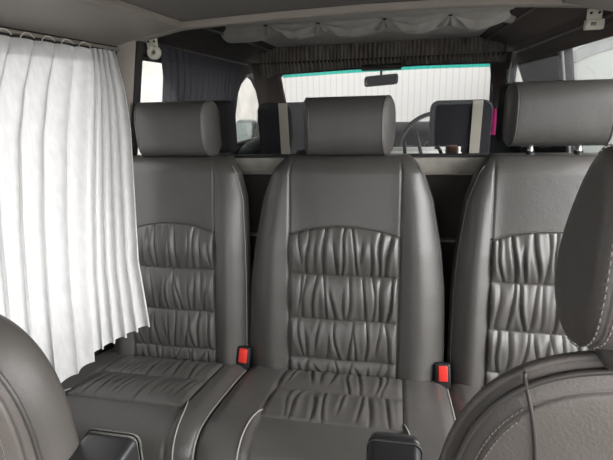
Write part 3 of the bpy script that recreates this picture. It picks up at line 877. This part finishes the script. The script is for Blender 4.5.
# dashboard
xs = np.linspace(-.84, .56, 60)
rows = []
for x in xs:
    e = min(1., (x + .84) / .26, (.56 - x) / .12)
    hump = .0
    pr = smoothpath([(2.25, .45), (2.22, .62), (2.23, .80), (2.27, .905), (2.34, .935), (2.46, .952), (2.56, .950), (2.66, .935), (2.74, .80), (2.74, .45)], 40)
    pr = np.vstack([pr])
    rows.append(np.column_stack([np.full(len(pr), x), pr[:, 0] + .05 * (1 - e), pr[:, 1] - .09 * (1 - e) ** 1.5]))
db = MB().grid(np.array(rows), closed_u=True, cap0=True, cap1=True).build('dashboard', M['dash'])
tag(db, 'dark grey dashboard below the windshield', 'dashboard')
# steering wheel in front of the right-hand cab seat
sw = empty('steering_wheel', (.165, 2.10, .850), 'dark steering wheel in front of the right-hand cab seat', 'steering wheel')
sw.rotation_euler = (math.radians(-25), 0, 0)
t_ = np.linspace(0, 2 * PI, 48, endpoint=False)
MB().tube([(.175 * math.cos(q), 0, .175 * math.sin(q)) for q in t_], .010, 12, closed=True).build('rim', M['blackplastic'], sw)
MB().tube([(.164 * math.cos(q), -.009, .164 * math.sin(q)) for q in t_], .0025, 8, closed=True).build('rim_inlay', M['wall'], sw)
for q in (.1, PI - .1, -PI / 2):
    MB().tube([(.03 * math.cos(q), .02, .03 * math.sin(q)), (.12 * math.cos(q), .008, .12 * math.sin(q)), (.18 * math.cos(q), 0, .18 * math.sin(q))], [.018, .014, .010], 10).build('spoke', M['blackplastic'], sw)
MB().box(-.065, .065, -.012, .035, -.055, .045, .02, 4).build('hub', M['blackplastic'], sw)
MB().tube([(0, .03, 0), (0, .16, -.03)], .03, 12).build('column', M['blackplastic'], sw)

# white glints above the partition rail, put in as a made-up tray; dark straps
sh = empty('white_glint_tray', (.06, 1.52, .895), 'made-up white tray for glints low behind the partition glass, right of the middle headrest', 'tray')
MB().box(-.13, .13, -.05, .05, .0, .012, .004, 2).build('base', M['glint_white'], sh)
MB().box(-.13, .13, .044, .05, .010, .026, .002, 2).build('rim', M['glint_white'], sh)
MB().box(-.13, .13, -.05, .05, -.895, -.0, .01, 2).build('stand', M['cabdark'], sh)
MB().box(-.13, .13, -.085, -.048, -.895, -.0095).build('front_ledge', M['cabdark'], sh, smooth=False)
for lb, pts_ in (('dark strap standing before the made-up white tray, nearest the middle headrest', [(.015, 1.455, .885), (.011, 1.462, .95)]),
                 ('dark slanting strap before the made-up white tray, second from the middle headrest', [(.067, 1.455, .885), (.055, 1.46, .94), (.043, 1.464, .98)]),
                 ('dark hooked strap beside the brown pouch', [(.128, 1.455, .885), (.118, 1.457, .92), (.107, 1.46, .94), (.105, 1.462, .925)])):
    tag(MB().tube(pts_, .0055, 8).build('dark_strap', M['gasket']), lb, 'strap')
bx = MB().box(.135, .17, 1.44, 1.49, .885, .935, .006, 3).build('brown_pouch', M['wood'])
tag(bx, 'small brown pouch at the foot of the right cab seat strip', 'pouch')

# pink ribbon by the right windshield pillar
pts = smoothpath([(.404, 2.235, 1.02), (.405, 2.23, 1.0), (.407, 2.225, .96), (.412, 2.22, .93), (.405, 2.22, .905)], 30)
rows = []
for i, p in enumerate(pts):
    wd = .008 + .010 * (i / 29) ** 1.5
    rows.append(np.array([p + [-wd, 0, 0], p + [wd, 0, 0], p + [wd, .003, 0], p + [-wd, .003, 0]]))
pk = empty('pink_ribbon', (.404, 2.235, 1.02), 'bright pink ribbon hanging beside the right windshield pillar', 'ribbon')
MB().grid(np.array(rows) - np.array([.404, 2.235, 1.02]), closed_u=True, cap0=True, cap1=True).build('ribbon', M['pink'], pk)
MB().tube([(0, 0, 0), (-.004, .03, .06), (-.002, .09, .10)], .003, 6).build('cord', M['gasket'], pk)

# left door mirror outside
dm = empty('door_mirror', (-1.0, 2.95, .872), 'green-grey door mirror outside the left cab window', 'mirror')
MB().box(-.062, .070, -.03, .05, -.105, .095, .028, 5).build('housing', M['doormirror'], dm)
MB().tube([(.06, .02, -.06), (.14, .06, -.10)], .018, 10).build('arm', M['doormirror'], dm)
MB().box(-.050, .056, -.0335, -.029, -.085, .075, .0018, 2).build('mirror_glass', M['doorglass'], dm)

# ------------------------------------------------------------------ outside
g = MB().box(-30, 30, -30, 30, -.45, -.40); struct(g.build('ground', M['asphalt'], smooth=False))
b = MB().box(-14, 14, 8.0, 8.3, -.4, 3.4); tag(b.build('building', M['outwall'], smooth=False), 'white corrugated building seen through the windshield', 'building')
b = MB().box(-2.6, -2.4, 3.4, 7.9, -.4, 2.6); tag(b.build('yard_wall', M['plaster'], smooth=False), 'pale rough wall outside the left cab windows', 'wall')

# pale parked car to the right
car = empty('parked_car', (2.6, 5.20, -.40), 'pale parked vehicle with an arched grey window band outside the right window', 'car')
sec = smoothpath([(-2.6, .25), (-2.65, .8), (-2.45, 1.25), (-1.9, 2.15), (-1.3, 2.42), (0, 2.55), (1.4, 2.45), (2.2, 2.1), (2.55, 1.3), (2.6, .8), (2.55, .25)], 70)
rows = [np.column_stack([np.full(len(sec), x), sec[:, 0] * s, .25 + (sec[:, 1] - .25) * s]) for x, s in ((-.60, .975), (-.57, .99), (-.5, 1), (.9, 1), (1.0, .98))]
MB().grid(np.array(rows), closed_u=True, cap0=True, cap1=True).build('body', M['carbody'], car)
t = np.linspace(-1, 1, 60)
rows = []
for q in t:
    top = 2.02 - .20 * q * q; bot = 1.875 - .20 * q * q
    rows.append(np.array([(-.606, q * 2.0, bot), (-.606, q * 2.0, top), (-.58, q * 2.0, top), (-.58, q * 2.0, bot)]))
MB().grid(np.array(rows), closed_u=True, cap0=True, cap1=True).build('window_band', M['carglass'], car, smooth=False)
for yy in (-1.6, 1.6):
    MB().tube([(-.63, yy, .33), (-.40, yy, .33)], .33, 28).build('wheel', M['tyre'], car)

# ------------------------------------------------------------------ daylight
w = bpy.data.worlds.new('overcast'); scene.world = w; w.use_nodes = True
nt = w.node_tree; bg = nt.nodes['Background']
tc = nt.nodes.new('ShaderNodeTexCoord'); sx = nt.nodes.new('ShaderNodeSeparateXYZ'); rp = nt.nodes.new('ShaderNodeValToRGB')
nt.links.new(tc.outputs['Generated'], sx.inputs[0]); nt.links.new(sx.outputs['Z'], rp.inputs[0]); nt.links.new(rp.outputs[0], bg.inputs[0])
rp.color_ramp.elements[0].position = 0.; rp.color_ramp.elements[0].color = (.84, .84, .84, 1)
rp.color_ramp.elements[1].position = .6; rp.color_ramp.elements[1].color = (1, 1, 1, 1)
bg.inputs['Strength'].default_value = 1.0
# thin cloud with the sun behind it: the sky glows towards the sun's side
vd = nt.nodes.new('ShaderNodeVectorMath'); vd.operation = 'DOT_PRODUCT'
sd = Vector((.86, -.22, .46)).normalized(); vd.inputs[1].default_value = sd
nt.links.new(tc.outputs['Generated'], vd.inputs[0])
mx0 = nt.nodes.new('ShaderNodeMath'); mx0.operation = 'MAXIMUM'; mx0.inputs[1].default_value = 0
pw0 = nt.nodes.new('ShaderNodeMath'); pw0.operation = 'POWER'; pw0.inputs[1].default_value = 3.
ma0 = nt.nodes.new('ShaderNodeMath'); ma0.operation = 'MULTIPLY_ADD'; ma0.inputs[1].default_value = 4.4; ma0.inputs[2].default_value = .75
nt.links.new(vd.outputs['Value'], mx0.inputs[0]); nt.links.new(mx0.outputs[0], pw0.inputs[0]); nt.links.new(pw0.outputs[0], ma0.inputs[0])
nt.links.new(ma0.outputs[0], bg.inputs['Strength'])

# ------------------------------------------------------------------ camera
H = 1.08; F = 460.  # whole layout scaled down about this camera point to bring seats to real width
fw = Vector(((402 - 306.5) / F, (230 - 97) / F, -1.)).normalized()
rt = Vector((5.01, -.139, 1.)); rt = (rt - fw * rt.dot(fw)).normalized()
up = rt.cross(fw).normalized()
R3 = Matrix((rt, fw, up))                      # world = R3 @ camera
cam = bpy.data.cameras.new('camera'); cam.sensor_width = 36; cam.lens = 36 * F / 613; cam.clip_start = .01
co = bpy.data.objects.new('camera', cam); COL.objects.link(co)
co.matrix_world = Matrix.Translation((0, 0, H)) @ R3.to_4x4()
scene.camera = co

vs = scene.view_settings
vs.view_transform = 'Standard'; vs.look = 'None'; vs.gamma = 1; vs.use_curve_mapping = False
vs.exposure = 1.88
scene.cycles.max_bounces = 10; scene.cycles.transparent_max_bounces = 16
scene.cycles.use_denoising = True
